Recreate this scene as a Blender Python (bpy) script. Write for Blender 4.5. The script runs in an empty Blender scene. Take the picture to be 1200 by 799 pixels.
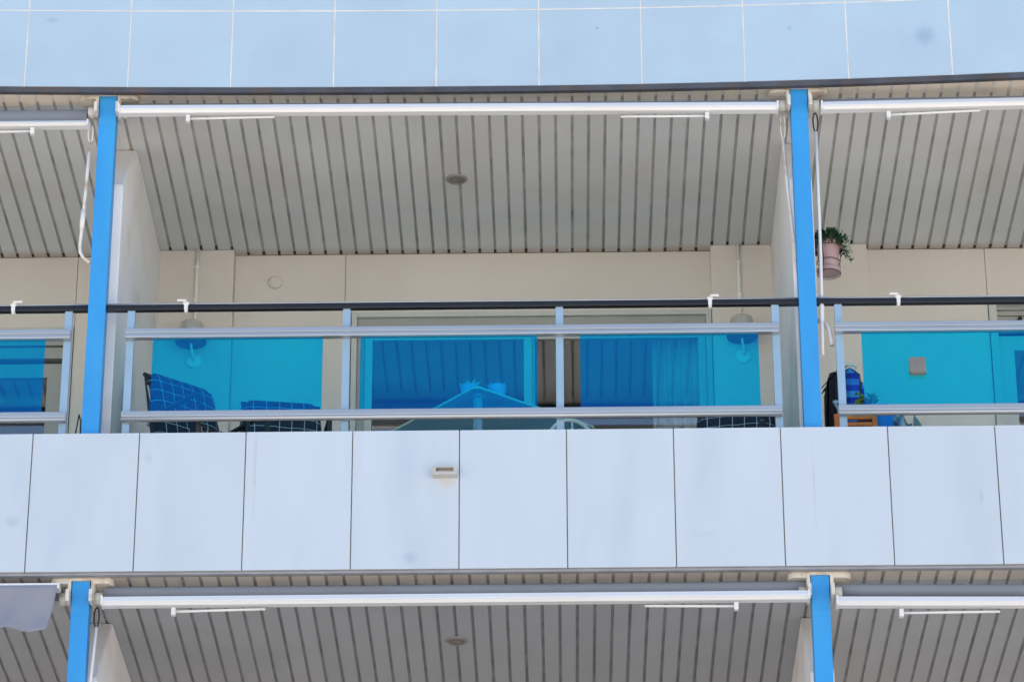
import bpy, bmesh, math, random
from mathutils import Vector, Matrix
random.seed(7)
R = math.radians
PI = math.pi

# ------------------------------------------------------------------ camera, light, exposure
scene = bpy.context.scene
COL = scene.collection
CAM_LOC = Vector((0.1198, -17.8601, -7.3714))
YAW, PITCH, ROLL, FPX = -0.015706, 0.456521, -0.002363, 4100.7
cd = bpy.data.cameras.new('camera'); cam = bpy.data.objects.new('camera', cd); COL.objects.link(cam)
fw = Vector((math.sin(YAW) * math.cos(PITCH), math.cos(YAW) * math.cos(PITCH), math.sin(PITCH)))
rt = Vector((math.cos(YAW), -math.sin(YAW), 0))
up = rt.cross(fw)
rt2 = rt * math.cos(ROLL) + up * math.sin(ROLL)
up2 = up * math.cos(ROLL) - rt * math.sin(ROLL)
m = Matrix((rt2, up2, -fw)).transposed().to_4x4(); m.translation = CAM_LOC
cam.matrix_world = m
cd.sensor_width = 36; cd.lens = FPX / 1200 * 36; cd.clip_start = 0.1; cd.clip_end = 3000
scene.camera = cam

SUN_EL, SUN_AZ = 63, 14          # the sun stands behind the building (towards +y), a little to the right
w = bpy.data.worlds.new('World'); scene.world = w; w.use_nodes = True
nt = w.node_tree
sky = nt.nodes.new('ShaderNodeTexSky'); sky.sky_type = 'NISHITA'; sky.sun_disc = False
sky.sun_elevation = R(SUN_EL); sky.sun_rotation = R(SUN_AZ)
sky.air_density = 1.0; sky.dust_density = 0.7; sky.ozone_density = 1.5
bg = nt.nodes['Background']; bg.inputs['Strength'].default_value = 0.15
nt.links.new(sky.outputs[0], bg.inputs['Color'])
sd = bpy.data.lights.new('sun', 'SUN'); sd.energy = 5.0; sd.angle = R(0.53); sd.color = (1.0, 0.95, 0.87)
sun = bpy.data.objects.new('sun', sd); COL.objects.link(sun)
sdir = Vector((math.sin(R(SUN_AZ)) * math.cos(R(SUN_EL)), math.cos(R(SUN_AZ)) * math.cos(R(SUN_EL)), math.sin(R(SUN_EL))))
sun.rotation_euler = sdir.to_track_quat('Z', 'Y').to_euler(); sun.location = (0, 10, 40)
vs = scene.view_settings
vs.view_transform = 'Standard'; vs.look = 'None'; vs.gamma = 1; vs.use_curve_mapping = False
vs.exposure = 0.8

# ------------------------------------------------------------------ materials
def mat(name, col, rough=0.5, metal=0.0, var=0.06, vscale=3.0, bump=0.0, bscale=60.0, island=0.0, spec=0.5,
        stain=None, stain_amt=0.0, stain_scale=4.0, stretch=(1, 1, 1), rvar=0.0, rim=None, smudge=()):
    mt = bpy.data.materials.new(name); mt.use_nodes = True
    t = mt.node_tree; n = t.nodes; L = t.links.new
    b = n['Principled BSDF']
    b.inputs['Roughness'].default_value = rough; b.inputs['Metallic'].default_value = metal
    b.inputs['Specular IOR Level'].default_value = spec
    tc = n.new('ShaderNodeTexCoord'); mp = n.new('ShaderNodeMapping'); mp.inputs['Scale'].default_value = stretch
    L(tc.outputs['Object'], mp.inputs['Vector'])
    ns = n.new('ShaderNodeTexNoise'); ns.inputs['Scale'].default_value = vscale; ns.inputs['Detail'].default_value = 6
    L(mp.outputs[0], ns.inputs['Vector'])
    mr = n.new('ShaderNodeMapRange'); mr.inputs[1].default_value = 0.25; mr.inputs[2].default_value = 0.75
    mr.inputs[3].default_value = 1 - var; mr.inputs[4].default_value = 1 + var
    L(ns.outputs[0], mr.inputs[0])
    val = mr.outputs[0]
    if island:
        g = n.new('ShaderNodeNewGeometry'); m2 = n.new('ShaderNodeMapRange')
        m2.inputs[3].default_value = 1 - island; m2.inputs[4].default_value = 1 + island
        L(g.outputs['Random Per Island'], m2.inputs[0])
        mm = n.new('ShaderNodeMath'); mm.operation = 'MULTIPLY'; L(val, mm.inputs[0]); L(m2.outputs[0], mm.inputs[1]); val = mm.outputs[0]
    vm = n.new('ShaderNodeVectorMath'); vm.operation = 'SCALE'; vm.inputs[0].default_value = col[:3]
    L(val, vm.inputs['Scale'])
    out = vm.outputs[0]
    if stain:
        n2 = n.new('ShaderNodeTexNoise'); n2.inputs['Scale'].default_value = stain_scale; n2.inputs['Detail'].default_value = 8
        L(mp.outputs[0], n2.inputs['Vector'])
        cr = n.new('ShaderNodeMapRange'); cr.inputs[1].default_value = 0.52; cr.inputs[2].default_value = 0.72
        cr.inputs[3].default_value = 0; cr.inputs[4].default_value = stain_amt
        L(n2.outputs[0], cr.inputs[0])
        mx = n.new('ShaderNodeMix'); mx.data_type = 'RGBA'; mx.inputs['B'].default_value = (*stain, 1)
        L(cr.outputs[0], mx.inputs['Factor']); L(out, mx.inputs['A']); out = mx.outputs['Result']
    for sx_, sz_, rx_, rz_, am_, cl_ in smudge:           # single marks and stains, at fixed places on the wall
        sb = n.new('ShaderNodeVectorMath'); sb.operation = 'SUBTRACT'; sb.inputs[1].default_value = (sx_, 0, sz_); L(tc.outputs['Object'], sb.inputs[0])
        ml = n.new('ShaderNodeVectorMath'); ml.operation = 'MULTIPLY'; ml.inputs[1].default_value = (1/rx_, 0, 1/rz_); L(sb.outputs[0], ml.inputs[0])
        n6 = n.new('ShaderNodeTexNoise'); n6.inputs['Scale'].default_value = 14; L(tc.outputs['Object'], n6.inputs['Vector'])
        ln = n.new('ShaderNodeVectorMath'); ln.operation = 'LENGTH'; L(ml.outputs[0], ln.inputs[0])
        a7 = n.new('ShaderNodeMath'); a7.operation = 'ADD'; L(ln.outputs['Value'], a7.inputs[0]); L(n6.outputs[0], a7.inputs[1])
        mr7 = n.new('ShaderNodeMapRange'); mr7.interpolation_type = 'SMOOTHSTEP'; mr7.inputs[1].default_value = 1.5; mr7.inputs[2].default_value = 0.5
        mr7.inputs[3].default_value = 0; mr7.inputs[4].default_value = am_; L(a7.outputs[0], mr7.inputs[0])
        m7 = n.new('ShaderNodeMix'); m7.data_type = 'RGBA'; m7.inputs['B'].default_value = (*cl_, 1)
        L(mr7.outputs[0], m7.inputs['Factor']); L(out, m7.inputs['A']); out = m7.outputs['Result']
    if rim:
        sp = n.new('ShaderNodeSeparateXYZ'); L(tc.outputs['Object'], sp.inputs[0])
        a1 = n.new('ShaderNodeMapRange'); a1.inputs[1].default_value = rim[0]; a1.inputs[2].default_value = rim[1]; a1.interpolation_type = 'SMOOTHSTEP'
        L(sp.outputs['Y'], a1.inputs[0])
        n5 = n.new('ShaderNodeTexNoise'); n5.inputs['Scale'].default_value = 7; n5.inputs['Detail'].default_value = 6; L(tc.outputs['Object'], n5.inputs['Vector'])
        a2 = n.new('ShaderNodeMath'); a2.operation = 'MULTIPLY'; L(a1.outputs[0], a2.inputs[0]); L(n5.outputs[0], a2.inputs[1])
        m5 = n.new('ShaderNodeMix'); m5.data_type = 'RGBA'; m5.inputs['B'].default_value = (0.36, 0.22, 0.11, 1)
        L(a2.outputs[0], m5.inputs['Factor']); L(out, m5.inputs['A']); out = m5.outputs['Result']
    L(out, b.inputs['Base Color'])
    if rvar:
        m3 = n.new('ShaderNodeMapRange'); m3.inputs[3].default_value = rough - rvar; m3.inputs[4].default_value = rough + rvar
        L(ns.outputs[0], m3.inputs[0]); L(m3.outputs[0], b.inputs['Roughness'])
    if bump:
        n4 = n.new('ShaderNodeTexNoise'); n4.inputs['Scale'].default_value = bscale; n4.inputs['Detail'].default_value = 4
        L(mp.outputs[0], n4.inputs['Vector'])
        bp = n.new('ShaderNodeBump'); bp.inputs['Strength'].default_value = bump; bp.inputs['Distance'].default_value = 0.01
        L(n4.outputs[0], bp.inputs['Height']); L(bp.outputs[0], b.inputs['Normal'])
    return mt

def glassmat(name, tint, refl_ior=1.45, refl_gain=1.0, gloss_rough=0.0, diffuse=0.0, dcol=(0.1, 0.4, 0.6), dvar=0.0, coat=None):
    mt = bpy.data.materials.new(name); mt.use_nodes = True
    t = mt.node_tree; n = t.nodes; L = t.links.new
    n.remove(n['Principled BSDF']); o = n['Material Output']
    tr = n.new('ShaderNodeBsdfTransparent'); tr.inputs[0].default_value = (*tint, 1)
    body = tr.outputs[0]
    if diffuse:
        df = n.new('ShaderNodeBsdfTranslucent'); df.inputs[0].default_value = (*dcol, 1)
        d2 = n.new('ShaderNodeBsdfDiffuse'); d2.inputs[0].default_value = (*dcol, 1)
        a = n.new('ShaderNodeMixShader'); a.inputs[0].default_value = 0.3; L(df.outputs[0], a.inputs[1]); L(d2.outputs[0], a.inputs[2])
        s = n.new('ShaderNodeMixShader'); s.inputs[0].default_value = diffuse
        if dvar:                                           # thin uneven film of salt and dust on the glass
            tc = n.new('ShaderNodeTexCoord'); mp = n.new('ShaderNodeMapping'); mp.inputs['Scale'].default_value = (1, 1, 0.6)
            L(tc.outputs['Object'], mp.inputs[0])
            ns = n.new('ShaderNodeTexNoise'); ns.inputs['Scale'].default_value = 3.0; ns.inputs['Detail'].default_value = 7; L(mp.outputs[0], ns.inputs['Vector'])
            mr = n.new('ShaderNodeMapRange'); mr.inputs[1].default_value = 0.3; mr.inputs[2].default_value = 0.7
            mr.inputs[3].default_value = diffuse * (1 - dvar); mr.inputs[4].default_value = diffuse * (1 + dvar)
            L(ns.outputs[0], mr.inputs[0]); L(mr.outputs[0], s.inputs[0])
        L(body, s.inputs[1]); L(a.outputs[0], s.inputs[2]); body = s.outputs[0]
    gl = n.new('ShaderNodeBsdfGlossy'); gl.inputs['Roughness'].default_value = gloss_rough
    fr = n.new('ShaderNodeFresnel'); fr.inputs[0].default_value = refl_ior
    mu = n.new('ShaderNodeMath'); mu.operation = 'MULTIPLY'; mu.inputs[1].default_value = refl_gain; mu.use_clamp = True
    L(fr.outputs[0], mu.inputs[0])
    mx = n.new('ShaderNodeMixShader'); L(mu.outputs[0], mx.inputs[0]); L(body, mx.inputs[1]); L(gl.outputs[0], mx.inputs[2])
    fin = mx.outputs[0]
    if coat:                                                # the glass carries a blue mirror coating
        cg = n.new('ShaderNodeBsdfGlossy'); cg.inputs[0].default_value = (*coat, 1); cg.inputs['Roughness'].default_value = 0.02
        ad = n.new('ShaderNodeAddShader'); L(fin, ad.inputs[0]); L(cg.outputs[0], ad.inputs[1]); fin = ad.outputs[0]
    L(fin, o.inputs[0])
    return mt

def gridmat(name, base, line, step=0.075, wid=0.045):
    mt = mat(name, base, 0.85, var=0.15, vscale=12, bump=0.3, bscale=150)
    t = mt.node_tree; n = t.nodes; L = t.links.new
    b = n['Principled BSDF']; old = b.inputs['Base Color'].links[0].from_socket
    tc = n.new('ShaderNodeTexCoord'); ns = n.new('ShaderNodeTexNoise'); ns.inputs['Scale'].default_value = 5
    L(tc.outputs['Object'], ns.inputs['Vector'])
    ad = n.new('ShaderNodeVectorMath'); ad.operation = 'MULTIPLY_ADD'; ad.inputs[1].default_value = (0.03,) * 3
    L(ns.outputs['Color'], ad.inputs[0]); L(tc.outputs['Object'], ad.inputs[2])
    sx = n.new('ShaderNodeSeparateXYZ'); L(ad.outputs[0], sx.inputs[0])
    outs = []
    for ax in ('X', 'Z'):
        d = n.new('ShaderNodeMath'); d.operation = 'DIVIDE'; d.inputs[1].default_value = step; L(sx.outputs[ax], d.inputs[0])
        f = n.new('ShaderNodeMath'); f.operation = 'FRACT'; L(d.outputs[0], f.inputs[0])
        c = n.new('ShaderNodeMath'); c.operation = 'LESS_THAN'; c.inputs[1].default_value = wid; L(f.outputs[0], c.inputs[0]); outs.append(c.outputs[0])
    mxx = n.new('ShaderNodeMath'); mxx.operation = 'MAXIMUM'; L(outs[0], mxx.inputs[0]); L(outs[1], mxx.inputs[1])
    mx = n.new('ShaderNodeMix'); mx.data_type = 'RGBA'; mx.inputs['B'].default_value = (*line, 1)
    L(mxx.outputs[0], mx.inputs['Factor']); L(old, mx.inputs['A']); L(mx.outputs['Result'], b.inputs['Base Color'])
    return mt

def stripemat(name, cols, step):
    mt = mat(name, cols[0], 0.85, var=0.1, vscale=20, bump=0.25, bscale=120)
    t = mt.node_tree; n = t.nodes; L = t.links.new
    b = n['Principled BSDF']
    tc = n.new('ShaderNodeTexCoord'); sx = n.new('ShaderNodeSeparateXYZ'); L(tc.outputs['Object'], sx.inputs[0])
    d = n.new('ShaderNodeMath'); d.operation = 'DIVIDE'; d.inputs[1].default_value = step; L(sx.outputs['Z'], d.inputs[0])
    f = n.new('ShaderNodeMath'); f.operation = 'FRACT'; L(d.outputs[0], f.inputs[0])
    cr = n.new('ShaderNodeValToRGB'); cr.color_ramp.interpolation = 'CONSTANT'
    e = cr.color_ramp.elements; e[0].color = (*cols[0], 1); e[1].position = 1 / len(cols); e[1].color = (*cols[1], 1)
    for i in range(2, len(cols)):
        q = e.new(i / len(cols)); q.color = (*cols[i], 1)
    L(f.outputs[0], cr.inputs[0]); L(cr.outputs[0], b.inputs['Base Color'])
    return mt

M = {}
M['panel'] = mat('white_panel', (0.57, 0.645, 0.72), 0.38, var=0.035, vscale=1.7, island=0.018, bump=0.02, bscale=5,
                 stain=(0.44, 0.53, 0.64), stain_amt=0.38, stain_scale=2.2, stretch=(1.6, 1, 0.4), rvar=0.08,
                 smudge=((-0.729, 0.07, 0.06, 0.06, 0.4, (0.30, 0.40, 0.52)), (2.443, 0.41, 0.02, 0.06, 0.5, (0.34, 0.42, 0.52)), (-2.944, 0.307, 0.06, 0.05, 0.35, (0.30, 0.40, 0.50)),
                         (-0.525, 0.525, 0.085, 0.05, 0.45, (0.60, 0.50, 0.38)), (-2.2, 0.7, 0.03, 0.07, 0.25, (0.36, 0.42, 0.5)), (0.9, 0.2, 0.10, 0.03, 0.2, (0.38, 0.45, 0.55)),
                         (1.52, 0.5, 0.012, 0.35, 0.25, (0.42, 0.36, 0.30)), (-1.60, 0.6, 0.012, 0.4, 0.3, (0.42, 0.40, 0.38))))
M['tile'] = mat('white_glazed_tile', (0.445, 0.585, 0.71), 0.33, var=0.045, vscale=2.0, island=0.02, bump=0.02, bscale=4,
                stain=(0.40, 0.51, 0.65), stain_amt=0.4, stain_scale=2.6, rvar=0.08,
                smudge=((2.296, 3.373, 0.09, 0.10, 0.45, (0.20, 0.32, 0.48)), (1.491, 3.448, 0.018, 0.018, 0.5, (0.25, 0.35, 0.48)), (0.35, 3.48, 0.012, 0.012, 0.9, (0.15, 0.2, 0.28)),
                        (-2.9, 3.55, 0.05, 0.02, 0.4, (0.30, 0.38, 0.5)), (-0.6, 3.12, 0.5, 0.03, 0.25, (0.42, 0.42, 0.42))))
M['grout'] = mat('pale_grout', (0.74, 0.73, 0.70), 0.9, var=0.15, vscale=9)
M['joint'] = mat('dark_joint', (0.34, 0.31, 0.30), 0.9, var=0.3, vscale=7)
M['drip'] = mat('dark_metal_edge', (0.085, 0.09, 0.105), 0.55, 0.3, var=0.3, vscale=6, stain=(0.16, 0.10, 0.06), stain_amt=0.6, stain_scale=5)
M['drip2'] = mat('grey_metal_edge', (0.33, 0.33, 0.34), 0.55, 0.2, var=0.2, vscale=6)
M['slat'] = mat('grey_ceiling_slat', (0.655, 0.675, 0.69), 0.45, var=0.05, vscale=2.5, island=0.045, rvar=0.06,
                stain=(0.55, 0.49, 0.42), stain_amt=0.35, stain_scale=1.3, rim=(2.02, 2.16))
M['slatshade'] = mat('shaded_ceiling_slat', (0.40, 0.425, 0.455), 0.45, var=0.05, vscale=2.5, island=0.045, rvar=0.06,  # lower storey slats: the dimmer light there is put into the colour
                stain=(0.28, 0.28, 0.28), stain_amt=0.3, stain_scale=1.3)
M['edgelit'] = mat('bounce_lit_edge_slat', (0.86, 0.78, 0.66), 0.5, var=0.08, vscale=5, island=0.03)  # slat fronts: warm light bounced off the ground, put into the colour
M['edgedim'] = mat('dim_bounce_lit_edge_slat', (0.58, 0.53, 0.47), 0.5, var=0.08, vscale=5, island=0.03)  # same painted ground bounce, dimmed for the lower storey
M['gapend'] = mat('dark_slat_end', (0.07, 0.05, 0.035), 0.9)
M['slatgapshade'] = mat('shaded_slat_gap', (0.31, 0.31, 0.31), 0.9, var=0.3, vscale=5)  # gap tone of the lower storey, darkened along with its shaded slats
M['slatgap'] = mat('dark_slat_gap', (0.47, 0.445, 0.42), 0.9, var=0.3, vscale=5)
M['wall'] = mat('cream_wall', (0.74, 0.685, 0.635), 0.75, var=0.05, vscale=1.6, island=0.015, bump=0.05, bscale=120,
                stain=(0.64, 0.58, 0.52), stain_amt=0.35, stain_scale=1.8, stretch=(1, 1, 0.5))
M['part'] = mat('white_render', (0.87, 0.865, 0.87), 0.7, var=0.05, vscale=2.0, bump=0.06, bscale=90,
                stain=(0.60, 0.50, 0.40), stain_amt=0.35, stain_scale=2.4)
M['pipe'] = mat('white_conduit', (0.88, 0.87, 0.85), 0.4, var=0.04)
M['concrete'] = mat('plain_concrete', (0.34, 0.33, 0.31), 0.9, var=0.15, vscale=2)
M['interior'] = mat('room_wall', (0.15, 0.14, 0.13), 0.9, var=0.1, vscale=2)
M['floor'] = mat('pale_floor_tile', (0.58, 0.53, 0.47), 0.5, var=0.08, vscale=3)
M['blue'] = mat('blue_paint', (0.035, 0.32, 0.74), 0.42, var=0.10, vscale=4, bump=0.03, bscale=30, rvar=0.08,
                stain=(0.05, 0.37, 0.72), stain_amt=0.6, stain_scale=5, stretch=(1, 1, 0.3))
M['alu'] = mat('brushed_aluminium', (0.46, 0.49, 0.52), 0.34, 0.6, var=0.05, vscale=8, rvar=0.06, stretch=(0.2, 1, 1))
M['alumatt'] = mat('satin_aluminium', (0.32, 0.47, 0.61), 0.42, 0.15, var=0.05, vscale=8, rvar=0.06)
M['black'] = mat('black_anodised', (0.018, 0.019, 0.024), 0.32, 0.2, var=0.2, vscale=6)
M['glass'] = glassmat('blue_glass', (0.16, 0.92, 0.93), 1.5, 0.5, 0.0, 0.06, (0.02, 0.36, 1.0), 0.5, (0.003, 0.036, 0.106))
M['doorglass'] = glassmat('window_glass', (0.95, 0.96, 0.96), 1.7, 2.5)
M['white'] = mat('white_paint', (0.78, 0.77, 0.75), 0.4, var=0.05, vscale=8)
M['awnbar'] = mat('white_lacquered_bar', (0.80, 0.81, 0.82), 0.35, 0.0, var=0.04, vscale=5, stretch=(0.3, 1, 1))
M['ivory'] = mat('ivory_bracket', (0.70, 0.66, 0.58), 0.5, var=0.08, vscale=14, stain=(0.38, 0.20, 0.09), stain_amt=0.75, stain_scale=16)
M['rod'] = mat('rusted_white_rod', (0.74, 0.72, 0.68), 0.45, var=0.08, vscale=12, stain=(0.42, 0.24, 0.10), stain_amt=0.9, stain_scale=11)
M['roll'] = mat('grey_awning_fabric', (0.25, 0.27, 0.31), 0.85, var=0.08, vscale=6, stretch=(0.3, 1, 1))
M['cloth'] = mat('lilac_grey_fabric', (0.27, 0.285, 0.35), 0.85, var=0.06, vscale=5, bump=0.2, bscale=14)
M['frame'] = mat('window_frame_white', (0.60, 0.60, 0.58), 0.4, var=0.04, vscale=6)
M['frameg'] = mat('window_frame_grey', (0.40, 0.39, 0.37), 0.45, var=0.06, vscale=6)
M['curtain'] = mat('sheer_curtain', (0.86, 0.87, 0.87), 0.9, var=0.05, vscale=9)
M['lampw'] = mat('pale_lamp_enamel', (0.52, 0.50, 0.48), 0.4, var=0.08, vscale=15)
M['lampg'] = mat('weathered_lamp_grey', (0.27, 0.265, 0.27), 0.4, var=0.08, vscale=15)
M['boxgrey'] = mat('box_light_grey', (0.19, 0.185, 0.175), 0.5, var=0.12, vscale=20)
M['lampd'] = mat('dark_lamp_shade', (0.12, 0.12, 0.13), 0.4, var=0.08, vscale=15)
M['lens'] = mat('downlight_lens', (0.22, 0.21, 0.19), 0.4, var=0.15, vscale=40)
M['grid'] = gridmat('navy_check_cushion', (0.010, 0.018, 0.045), (0.60, 0.63, 0.68))
M['chairf'] = mat('dark_chair_frame', (0.03, 0.032, 0.038), 0.5, var=0.1)
M['tabletop'] = glassmat('blue_frosted_glass', (0.35, 0.60, 0.72), 1.5, 1.0, 0.03, 0.93, (0.50, 0.84, 0.97))
M['lilac'] = mat('lilac_pot', (0.62, 0.50, 0.88), 0.5, var=0.06)
M['turq'] = mat('turquoise_plant', (0.10, 0.65, 0.58), 0.6, var=0.2, vscale=30)
M['terra'] = mat('dusty_pink_pot', (0.46, 0.315, 0.32), 0.6, var=0.08, vscale=10)
M['wire'] = mat('dark_wire', (0.035, 0.028, 0.03), 0.5)
M['leaf'] = mat('dark_green_leaf', (0.025, 0.075, 0.03), 0.55, var=0.35, vscale=30, island=0.4)
M['leafp'] = mat('pale_variegated_leaf', (0.42, 0.46, 0.36), 0.55, var=0.2, vscale=30, island=0.3)
M['leafy'] = mat('yellow_green_leaf', (0.20, 0.30, 0.03), 0.55, var=0.3, vscale=30, island=0.4)
M['soil'] = mat('potting_soil', (0.04, 0.03, 0.02), 0.95)
M['stripe'] = stripemat('blue_striped_fabric', [(0.01, 0.07, 0.62), (0.03, 0.26, 0.80), (0.01, 0.045, 0.45), (0.05, 0.38, 0.85)], 0.16)
M['navy'] = mat('navy_fabric', (0.010, 0.014, 0.028), 0.85, var=0.2)
M['orange'] = mat('orange_wood', (0.80, 0.22, 0.04), 0.5, var=0.15, vscale=12, stretch=(1, 1, 6))
M['bluebag'] = mat('blue_bag_fabric', (0.01, 0.22, 0.75), 0.7, var=0.1)
M['towel'] = mat('pale_grey_towel', (0.50, 0.55, 0.60), 0.95, var=0.08, vscale=20, bump=0.4, bscale=160)
M['ground'] = mat('promenade_paving', (0.62, 0.54, 0.45), 0.85, var=0.12, vscale=0.4, bump=0.1, bscale=8)

# ------------------------------------------------------------------ mesh helpers
class MB:
    def __init__(s): s.bm = bmesh.new(); s.sm = []
    def box(s, x0, x1, y0, y1, z0, z1, bev=0.0, mi=0, mx=None):
        v = [s.bm.verts.new(p) for p in ((x0,y0,z0),(x1,y0,z0),(x1,y1,z0),(x0,y1,z0),(x0,y0,z1),(x1,y0,z1),(x1,y1,z1),(x0,y1,z1))]
        fs = [s.bm.faces.new([v[i] for i in q]) for q in ((0,3,2,1),(4,5,6,7),(0,1,5,4),(1,2,6,5),(2,3,7,6),(3,0,4,7))]
        for f in fs: f.material_index = mi
        vs_ = v
        if bev:
            es = list({e for f in fs for e in f.edges})
            r = bmesh.ops.bevel(s.bm, geom=es, offset=bev, segments=2, affect='EDGES', profile=0.6)
            vs_ = list({q for f in r['faces'] for q in f.verts} | {q for q in v if q.is_valid})
            for f in r['faces']: f.material_index = mi
        if mx is not None:
            for q in vs_: q.co = mx @ q.co
        return s
    def prism(s, pts, axis, a0, a1, mi=0):
        # polygon extruded along an axis: pts are the two other coordinates
        def P(p, a):
            return {'x': (a, p[0], p[1]), 'y': (p[0], a, p[1]), 'z': (p[0], p[1], a)}[axis]
        A = [s.bm.verts.new(P(p, a0)) for p in pts]; B = [s.bm.verts.new(P(p, a1)) for p in pts]
        n = len(pts); fs = [s.bm.faces.new(A[::-1]), s.bm.faces.new(B)]
        for i in range(n): fs.append(s.bm.faces.new((A[i], A[(i+1) % n], B[(i+1) % n], B[i])))
        for f in fs: f.material_index = mi
        return s
    def tube(s, pts, r, seg=10, mi=0, cap=True):
        pts = [Vector(p) for p in pts]; n = len(pts)
        rr = r if isinstance(r, (list, tuple)) else [r] * n
        rings = []
        ref = None
        for i, p in enumerate(pts):
            t = (pts[min(i+1, n-1)] - pts[max(i-1, 0)]).normalized()
            if ref is None: ref = Vector((0, 0, 1)) if abs(t.z) < 0.9 else Vector((1, 0, 0))
            u = (ref - t * ref.dot(t)).normalized(); v = t.cross(u); ref = u
            rings.append([s.bm.verts.new(p + (u * math.cos(2*PI*k/seg) + v * math.sin(2*PI*k/seg)) * rr[i]) for k in range(seg)])
        for a, b in zip(rings, rings[1:]):
            for k in range(seg):
                f = s.bm.faces.new((a[k], a[(k+1) % seg], b[(k+1) % seg], b[k])); f.smooth = True; f.material_index = mi
        if cap:
            for g, rev in ((rings[0], True), (rings[-1], False)):
                f = s.bm.faces.new(g[::-1] if rev else g); f.material_index = mi
        return s
    def lathe(s, prof, c=(0, 0, 0), seg=24, mi=0, axis=None, wob=0.0):
        c = Vector(c); rings = []
        q = Vector((0, 0, 1)).rotation_difference(Vector(axis)) if axis else None
        for r, z in prof:
            ring = []
            for k in range(seg):
                a = 2*PI*k/seg; rw = r * (1 + wob * math.sin(a * 9))
                p = Vector((rw * math.cos(a), rw * math.sin(a), z))
                if q: p = q @ p
                ring.append(s.bm.verts.new(c + p))
            rings.append(ring)
        for a, b in zip(rings, rings[1:]):
            for k in range(seg):
                f = s.bm.faces.new((a[k], a[(k+1) % seg], b[(k+1) % seg], b[k])); f.smooth = True; f.material_index = mi
        for g, rev in ((rings[0], True), (rings[-1], False)):
            f = s.bm.faces.new(g[::-1] if rev else g); f.material_index = mi
        return s
    def leaf(s, c, d, L, wd, mi=0):
        d = Vector(d).normalized(); ref = Vector((random.uniform(-1, 1), random.uniform(-1, 1), random.uniform(-1, 1)))
        u = d.cross(ref).normalized(); n = u.cross(d); c = Vector(c)
        p = [c, c + d*L*0.45 + u*wd + n*L*0.06, c + d*L - n*L*0.12, c + d*L*0.45 - u*wd + n*L*0.06]
        f = s.bm.faces.new([s.bm.verts.new(q) for q in p]); f.material_index = mi
        return s
    def sheet(s, fn, nu, nv, thick=0.0, mi=0):
        g = [[s.bm.verts.new(fn(i/nu, j/nv)) for j in range(nv+1)] for i in range(nu+1)]
        for i in range(nu):
            for j in range(nv):
                f = s.bm.faces.new((g[i][j], g[i+1][j], g[i+1][j+1], g[i][j+1])); f.smooth = True; f.material_index = mi
        return s
    def build(s, name, mats, parent=None, loc=None, mx=None, solid=0.0):
        me = bpy.data.meshes.new(name)
        bmesh.ops.recalc_face_normals(s.bm, faces=s.bm.faces[:])
        s.bm.to_mesh(me); s.bm.free()
        for q in (mats if isinstance(mats, (list, tuple)) else [mats]): me.materials.append(q)
        o = bpy.data.objects.new(name, me); COL.objects.link(o)
        if parent is not None: o.parent = parent
        if loc is not None: o.location = loc
        if solid:
            sm = o.modifiers.new('solid', 'SOLIDIFY'); sm.thickness = solid
        return o

def tag(o, label=None, cat=None, group=None, kind=None):
    if label: o['label'] = label
    if cat: o['category'] = cat
    if group: o['group'] = group
    if kind: o['kind'] = kind
    return o
def thing(name, label, cat, loc=(0, 0, 0), rz=0, group=None):
    o = bpy.data.objects.new(name, None); COL.objects.link(o); o.empty_display_size = 0.1
    o.location = loc; o.rotation_euler = (0, 0, rz)
    return tag(o, label, cat, group)

# ------------------------------------------------------------------ the setting
H = 3.089                      # storey height
GZ = -9.2
XL, XR = -10.6, 9.7            # building ends
PL, PR = -2.546, 1.533         # the two blue post lines
BAY = PR - PL
g = MB(); g.sheet(lambda a, b: Vector((-900 + 1800*a, -900 + 1800*b, GZ)), 4, 4)
tag(g.build('ground', M['ground']), kind='structure')

bld = thing('apartment_building', 'white apartment block with panelled parapets and slatted grey balcony ceilings', 'building', (0, 2, GZ))
def part(mb, name, mats, label=None, par=None, solid=0.0):
    o = mb.build(name, mats, par or bld, solid=solid)
    if (par or bld) is bld: o.location = (0, -2, -GZ)
    if label: o['label'] = label
    return o

# body, rooms, hidden storeys (they shade the balconies and the pavement)
b = MB()
for k in range(-3, 2):
    z = k * H
    if k not in (0, -1):
        b.box(XL, XR, 2.16, 2.35, z + 0.5, z + H + 0.02)
b.box(XL, XR, 6, 14, GZ, 2*H + 0.5); b.box(XL, XR, 0.16, 6, 2*H + 0.02, 2*H + 0.5)
for k in (-1, 0):
    z = k * H + 0.5
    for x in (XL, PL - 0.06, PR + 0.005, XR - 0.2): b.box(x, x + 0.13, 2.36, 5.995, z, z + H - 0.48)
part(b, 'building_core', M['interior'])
for k in range(-2, 2):
    b = MB(); b.box(XL, XR, 0.165, 5.995, k*H + 0.021, k*H + 0.5); part(b, 'floor_slab', M['floor'])

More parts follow.
